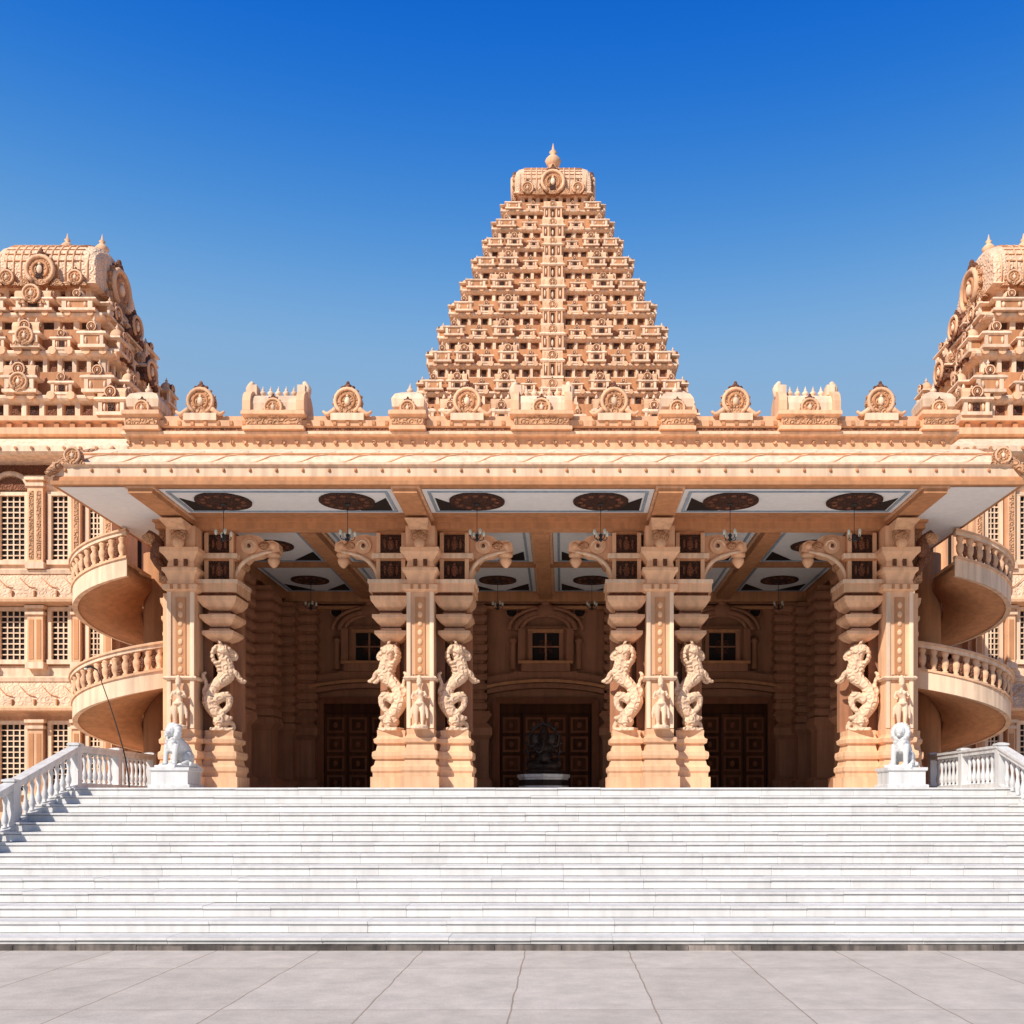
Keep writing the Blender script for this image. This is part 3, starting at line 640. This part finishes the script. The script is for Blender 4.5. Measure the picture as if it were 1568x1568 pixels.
for di,x in enumerate(DX):
    b=MB(); hw=1.75; H=3.3
    b.box(x-hw,x+hw,Y-.06,Y-.02,P,P+H,'black')
    for s in (-1,1): b.box(x+s*hw-.13,x+s*hw+.13,Y-.22,Y,P,P+H,'woodl')
    b.box(x-hw,x+hw,Y-.22,Y,P+H-.12,P+H+.1,'woodl'); b.box(x-hw,x+hw,Y-.12,Y-.02,P+H-.45,P+H-.12,'wood')
    for q in range(4):
        xa=x-hw+.15+q*(2*hw-.3)/4; xb=xa+(2*hw-.3)/4-.03
        b.box(xa,xb,Y-.11,Y-.05,P+.02,P+H-.48,'wood')
        for k in range(4):
            za=P+.12+k*.68; b.rings([(xa+.08,xb-.08,Y-.145,Y-.1,za),(xa+.08,xb-.08,Y-.145,Y-.1,za+.55)],'woodl'); b.rings([(xa+.16,xb-.16,Y-.175,Y-.1,za+.08),(xa+.16,xb-.16,Y-.175,Y-.1,za+.47)],'wood')
            b.ell(((xa+xb)/2,Y-.18,za+.27),(.09,.03,.11),'woodl',8,5)
    obj('door_%d'%(di+1),b,temple)
    b=MB()
    n=14
    for (zz,th,pr,mm) in ((3.5,.16,.45,'inner'),(3.68,.1,.6,'orange'),(3.8,.3,.35,'inner')):
        up=[];dn=[]
        for k in range(n+1):
            u=-1+2*k/n; xx=x+u*(hw+.3); h=.22*max(math.cos(u*math.pi/2),0)**.8
            up.append((xx,P+zz+h+th)); dn.append((xx,P+zz+h))
        b.prism_y(dn+up[::-1],Y-pr,Y,mm)
    b.box(x-1.1,x+1.1,Y-.35,Y,P+4.1,P+4.3,'inner'); b.box(x-.85,x+.85,Y-.5,Y,P+4.28,P+4.55,'inner'); b.box(x-.95,x+.95,Y-.56,Y,P+4.55,P+4.65,'orange')
    b.box(x-.75,x+.75,Y-.22,Y,P+4.6,P+5.9,'inner')
    b.box(x-.5,x+.5,Y-.26,Y-.2,P+4.7,P+5.65,'black')
    for s in (-1,1): b.box(x+s*.54-.07,x+s*.54+.07,Y-.34,Y-.2,P+4.66,P+5.72,'inner'); b.box(x+s*.85-.12,x+s*.85+.12,Y-.4,Y,P+4.6,P+5.8,'inner'); b.lathe(x+s*1.15,Y-.2,[(0,.12),(.9,.1),(1.0,.18),(1.1,.1)],10,'inner',z0=P+4.4)
    b.box(x-.62,x+.62,Y-.34,Y-.2,P+5.66,P+5.78,'orange'); b.box(x-.22,x+.22,Y-.27,Y-.25,P+4.95,P+5.4,'relief')
    b.box(x-.03,x+.03,Y-.29,Y-.25,P+4.7,P+5.65,'inner'); b.box(x-.5,x+.5,Y-.29,Y-.25,P+5.15,P+5.2,'inner')
    for rr,tr in ((1.05,.11),(.85,.07),(1.3,.07)):
        b.tube([(x+rr*math.cos(a),Y-.3,P+5.75+.62*rr*math.sin(a)) for a in [math.pi*k/14 for k in range(15)]],[tr]*15,7,'inner',sub=1)
    b.ell((x,Y-.3,P+6.45),(.35,.15,.25),'inner'); b.ell((x,Y-.32,P+6.7),(.15,.1,.15),'inner')
    for s in (-1,1): b.cyly(x+s*1.2,P+6.45,Y-.1,Y,.2,16,'black'); b.tube([(x+s*1.2+.22*math.cos(a),Y-.1,P+6.45+.22*math.sin(a)) for a in [2*math.pi*k/14 for k in range(15)]],[.04]*15,5,'inner',sub=1)
    obj('niche_window_%d'%(di+1),b,temple)
b=MB()
b.mould(-10,10,37.3,56,[(0,0),(E+9.5,0),(E+9.6,.3),(E+9.9,.3),(E+10,0)],'stone')
obj('main_hall',b,temple)

# ------------------------------------------------------------ gopuram
gt=empty('temple_tower'); b=MB()
T=[(8.05,24.2),(7.5,26.0),(6.9,27.9),(6.25,29.6),(5.6,31.3),(4.93,32.9),(4.3,34.5),(3.75,35.9),(3.2,37.3),(2.6,38.6)]
lv=[(h,h*.65,z+E) for h,z in T]
b.rings([(-8.2,8.2,60.7,72,0),(-8.2,8.2,60.7,72,20)],'stone')
tower(b,0,66,[(9.1,6.0,20),(8.55,5.6,23.6)]+lv,1.5)
obj('tiers',b,gt); b=MB()
tower_cap(b,0,66,2.45,1.5,38.6+E,.75,2.2,2.0,.36)
obj('crown',b,gt)

# ------------------------------------------------------------ side wings
def wing(name,s):
    root=empty(name)
    flip=Matrix.Scale(s,4,(1,0,0))
    def mk(): q=MB(); q.M=flip; return q
    X0,X1,Y0,Y1=13.5,25.0,32.0,44.0
    b=mk(); b.box(X0,X1,Y0,Y1,0,E+11.3,'stone')
    def mo(pr,m): b.mould(X0,X1,Y0,Y1,pr,m)
    for z in (E+6.35,E+2.95):
        mo([(z-.1,.02),(z,.12),(z+.05,.62),(z+.13,.64),(z+.2,.6)],'stone')
        mo([(z+.18,.58),(z+.5,.5),(z+.56,.42),(z+.62,.4),(z+.95,.22),(z+1.02,.2)],'creamc')
        mo([(z+1.0,.25),(z+1.12,.28),(z+1.2,.1),(z+1.5,.08)],'cream')
        x=X0-.4
        while x<X1:
            b.box(x,x+.04,Y0-.63,Y0-.5,z+.22,z+.4,'orange'); b.tube([(x,Y0-.56,z+.5),(x+.25,Y0-.5,z+.55),(x+.6,Y0-.36,z+.85)],[.015,.02,.012],5,'orange',2); x+=.7
    z=E+10.0
    mo([(z,.02),(z+.15,.12),(z+.3,.1),(z+.5,.15)],'cream'); mo([(z+.5,.05),(z+.95,.05)],'rust')  # dark band below the cornice stands in for the overhang's shade
    z=E+10.9
    mo([(z-.05,.1),(z,.85),(z+.08,.95),(z+.25,.95),(z+.35,.8),(z+.6,.5),(z+.7,.3)],'cream')
    mo([(z+.7,.2),(z+.8,.45),(z+1.0,.45),(z+1.05,.2),(z+1.2,.17),(z+1.25,.38),(z+1.4,.38),(z+1.45,.0)],'stone')
    x=X0-.7
    while x<X1: b.cyly(x,z+.17,Y0-1.0,Y0-.9,.05,8,'orange'); b.box(x,x+.15,Y0-.3,Y0-.1,z+1.05,z+1.2,'orange'); x+=.5
    obj('walls',b,root)
    b=mk()
    def window(xc,w,za,zb_):
        b.box(xc-w/2,xc+w/2,Y0-.03,Y0+.01,za,zb_,'black')
        for q in (-1,1): b.box(xc+q*(w/2+.06)-.06,xc+q*(w/2+.06)+.06,Y0-.16,Y0,za-.05,zb_+.05,'cream')
        b.box(xc-w/2-.12,xc+w/2+.12,Y0-.165,Y0,zb_,zb_+.12,'cream'); b.box(xc-w/2-.15,xc+w/2+.15,Y0-.2,Y0,za-.14,za,'cream')
        n=max(3,int(w/.16)); 
        for k in range(1,n): x=xc-w/2+w*k/n; b.box(x-.018,x+.018,Y0-.075,Y0-.045,za,zb_,'cream')
        m=int((zb_-za)/.17)
        for k in range(1,m): z=za+(zb_-za)*k/m; b.box(xc-w/2,xc+w/2,Y0-.077,Y0-.047,z-.018,z+.018,'cream')
    cx0=16.85
    for (za,zb_,ls) in ((E+7.8,E+9.85,1),(E+4.65,E+6.2,0),(E+.5,E+2.6,0)):
        for dx,w in ((0,.78),(1.5,.52),(-1.5,.52),(3.6,.52),(5.1,.78),(-2.6,.35)):
            window(cx0+dx,w,za,zb_)
        for dx in (.68,-.68,.92,-.92,2.1,-2.1,2.9,4.4,-3.1):
            zt=zb_+ (.5 if ls else .1)
            b.box(cx0+dx-.12,cx0+dx+.12,Y0-.3,Y0,za-.25,zt,'stone'); b.box(cx0+dx-.17,cx0+dx+.17,Y0-.36,Y0,za-.3,za-.1,'cream')
            b.box(cx0+dx-.17,cx0+dx+.17,Y0-.36,Y0,zt-.25,zt-.15,'cream'); b.box(cx0+dx-.19,cx0+dx+.19,Y0-.38,Y0,zt-.06,zt+.04,'cream')
            b.box(cx0+dx-.07,cx0+dx+.07,Y0-.315,Y0-.2,za,zt-.4,'orange' if not ls else 'carved')
        if ls:
            b.tube([(cx0+.55*math.cos(a),Y0-.25,zb_+.22+.45*math.sin(a)) for a in [math.pi*k/10 for k in range(11)]],[.08]*11,6,'cream',sub=1)
            b.prism_y([(cx0+.5*math.cos(a),zb_+.15+.42*math.sin(a)) for a in [math.pi*k/10 for k in range(11)]],Y0-.2,Y0,'rust')
    for y in (32.6,34.2,35.8,37.4):
        for (za,zb_) in ((E+7.6,E+10),(E+4.4,E+6.3),(E+.5,E+2.9)):
            b.box(X0-.25,X0,y-.12,y+.12,za,zb_,'stone'); b.box(X0-.02,X0,y+.5,y+1.0,za+.2,zb_-.3,'black')
    obj('windows_and_pilasters',b,root)
    b=mk()
    TX=16.5
    L=[(3.15,2.95,12.2),(2.7,2.6,13.8),(2.2,2.2,15.35),(1.75,1.75,16.6)]
    tower(b,TX,34.7,[(a,c,z+E) for a,c,z in L],1.4,centre=False)
    for (a,c,z) in L[:-1]:
        kudu(b,TX,34.7-c-.05,E+z+.85,.3,'carved',True,.3)
        m0=b.M.copy(); b.M=m0@Matrix.Translation((TX-a-.05,34.7,0))@Matrix.Rotation(R(-90),4,'Z')
        kudu(b,0,0,E+z+.75,.42,'rust',True,.35); kudu(b,a*.6,.05,E+z+.7,.28,'rust',True,.3); b.M=m0
    tower_cap(b,TX,34.7,1.7,1.6,E+16.6,.6,1.8,.8,.28,.4)
    kalasha(b,TX-1.2,34.7,E+18.9,.85,'stone')
    obj('roof_tower',b,root)
    b=mk()
    x=13.6
    while x<25:
        b.M=flip@Matrix.Translation((x,31.9,E+12.3)); shrine(b,.95,.7,1.05,'s' if int(x)%2 else 'd'); x+=1.2
        if 12.8<x<19.6: x=20.1
    obj('roof_parapet',b,root)
wing('side_wing_building',-1); wing('side_wing_building.001',1)

# ------------------------------------------------------------ spiral staircases
def spiral(name,s):
    root=empty(name); flip=Matrix.Scale(s,4,(1,0,0))
    cx,cy=11.2,29.2; Ro=2.15; Ri=.42; pitch=3.2
    def fz(a): return E+2.5-pitch*(a-90)/360
    def pt(a,r,z): a_=R(a); return (cx+r*math.sin(a_),cy-r*math.cos(a_),z)
    a0,a1=-362,327
    b=MB(); b.M=flip
    b.lathe(cx,cy,[(P-.5,.45),(P+.3,.45),(P+.35,.36),(E+7.3,.36)],18,'orange')
    obj('newel',b,root); b=MB(); b.M=flip
    N=120; vs=[];fs=[]
    for k in range(N+1):
        a=a0+(a1-a0)*k/N; z=fz(a)
        vs+=[pt(a,Ri,z),pt(a,Ro,z),pt(a,Ro,z-.12),pt(a,Ro*.97,z-.3),pt(a,Ri,z-.34)]
    for k in range(N):
        for q in range(5):
            q2=(q+1)%5; fs.append((k*5+q,k*5+q2,(k+1)*5+q2,(k+1)*5+q))
    fs+= [(4,3,2,1,0),tuple(N*5+q for q in range(5))]
    b.add(vs,fs,'orange',True)
    def band(r0,r1,z0_,z1_,m):
        vs=[];fs=[]
        for k in range(N+1):
            a=a0+(a1-a0)*k/N; z=fz(a); vs.extend([pt(a,r0,z+z0_),pt(a,r1,z+z0_),pt(a,r1,z+z1_),pt(a,r0,z+z1_)])
        for k in range(N):
            for q in range(4): q2=(q+1)%4; fs.append((k*4+q,(k+1)*4+q,(k+1)*4+q2,k*4+q2))
        fs+=[(0,1,2,3),(N*4+3,N*4+2,N*4+1,N*4)]; b.add(vs,fs,m,False,.5)
    band(Ro-.08,Ro+.06,-.32,.16,'cream'); band(Ro-.1,Ro+.1,.16,.22,'stone'); band(Ro-.1,Ro+.12,.78,.95,'cream'); band(Ro-.13,Ro+.16,.88,.93,'stone')
    obj('ramp_and_rails',b,root); b=MB(); b.M=flip
    a=a0+4
    while a<a1-4:
        x,y,z=pt(a,Ro,fz(a)+.2)
        b.lathe(x,y,[(0,.09),(.05,.09),(.08,.05),(.2,.1),(.32,.11),(.42,.06),(.5,.1),(.6,.1)],8,'stone',z0=z)
        x,y,z=pt(a+3.8,Ro,fz(a+3.8)+.45); b.ell((x,y,z),(.07,.07,.2),'rust',7,5)
        a+=7.6
    a=a0
    while a<a1:
        p=[pt(a,Ri,fz(a)+.09),pt(a+11,Ri,fz(a)+.09),pt(a+11,Ro-.1,fz(a)+.09),pt(a,Ro-.1,fz(a)+.09)]
        q=[(u,v,w-.2) for u,v,w in p]
        b.add(p+q,[(3,2,1,0),(4,5,6,7),(0,1,5,4),(1,2,6,5),(2,3,7,6),(3,0,4,7)],'stone'); a+=12
    obj('balusters_and_treads',b,root)
spiral('spiral_staircase',-1); spiral('spiral_staircase.001',1)

# ------------------------------------------------------------ hanging lamps
def lampmesh():
    b=MB(); b.lathe(0,0,[(-.75,.008),(0,.008)],6,'iron'); b.lathe(0,0,[(-.06,.05),(0,.07)],10,'iron')
    b.lathe(0,0,[(-.95,.01),(-.9,.05),(-.84,.03),(-.78,.05),(-.74,.01)],10,'iron')
    for k in range(4):
        a=R(90*k+30); dx,dy=math.cos(a),math.sin(a)
        b.tube([(0,0,-.84),(.08*dx,.08*dy,-.9),(.17*dx,.17*dy,-.87),(.18*dx,.18*dy,-.8)],[.01]*4,5,'iron'); b.lathe(.18*dx,.18*dy,[(-.8,.015),(-.76,.035),(-.7,.04),(-.66,.02)],8,'glass')
    return b.mesh('hanging_lamp')
LM=lampmesh(); n=0
for x in (-7.75,-4.7,-1.52,1.52,4.7,7.75):
    obj('hanging_lamp' if n==0 else 'hanging_lamp.%03d'%n,LM,None,(x,24.7,ZS-.08)); n+=1
for x in (-7.75,-1.56,1.56,7.75):
    obj('hanging_lamp.%03d'%n,LM,None,(x,33.3,ZS-.08)); n+=1

# ------------------------------------------------------------ light, sky, camera
el,az=R(40),R(37)
S=Vector((-math.sin(az)*math.cos(el),-math.cos(az)*math.cos(el),math.sin(el)))
ld=bpy.data.lights.new('sun','SUN'); ld.energy=5; ld.angle=R(.5); ld.color=(1,.95,.875)
lo=bpy.data.objects.new('sun',ld); scene.collection.objects.link(lo); lo.rotation_euler=S.to_track_quat('Z','Y').to_euler(); lo.location=(-30,-40,60)
w=bpy.data.worlds.new('World'); scene.world=w; w.use_nodes=True; nt=w.node_tree; NN=nt.nodes; LL=nt.links
bg=NN['Background']; bg.inputs[1].default_value=.10
sk=NN.new('ShaderNodeTexSky'); sk.sky_type='NISHITA'; sk.sun_disc=False; sk.sun_elevation=el; sk.sun_rotation=R(180)+az
sk.ozone_density=3.0; sk.air_density=1.0; sk.dust_density=.6
hs=NN.new('ShaderNodeHueSaturation'); hs.inputs['Saturation'].default_value=1.3
LL.new(sk.outputs[0],hs.inputs['Color'])
tc=NN.new('ShaderNodeTexCoord'); sp=NN.new('ShaderNodeSeparateXYZ'); LL.new(tc.outputs['Generated'],sp.inputs[0])
rp=NN.new('ShaderNodeValToRGB'); LL.new(sp.outputs['Z'],rp.inputs[0]); cr_=rp.color_ramp; cr_.interpolation='B_SPLINE'
stops=[(0,(.24,.25,.26)),(.27,(.34,.45,.58)),(.40,(.26,.48,.75)),(.48,(.09,.32,.72)),(.57,(.010,.175,.68)),(.66,(.001,.115,.62)),(1,(.006,.035,.16))]
while len(cr_.elements)<len(stops): cr_.elements.new(.5)
for e,(p,c) in zip(cr_.elements,stops): e.position=p; e.color=(*c,1)
sc=NN.new('ShaderNodeVectorMath'); sc.operation='SCALE'; sc.inputs['Scale'].default_value=10.0; LL.new(rp.outputs[0],sc.inputs[0])
mx=NN.new('ShaderNodeMix'); mx.data_type='RGBA'; mx.inputs[0].default_value=.92; LL.new(hs.outputs[0],mx.inputs[6]); LL.new(sc.outputs[0],mx.inputs[7]); LL.new(mx.outputs[2],bg.inputs[0])
cd=bpy.data.cameras.new('camera'); co=bpy.data.objects.new('camera',cd); scene.collection.objects.link(co); scene.camera=co
co.location=(.56,0,E); co.rotation_euler=(R(90),0,0); cd.sensor_width=36; cd.lens=1539/1568*36
cd.shift_x=-.0485; cd.shift_y=.2876; cd.clip_end=5000; cd.clip_start=.1
scene.view_settings.view_transform='Standard'; scene.view_settings.look='None'; scene.view_settings.exposure=0
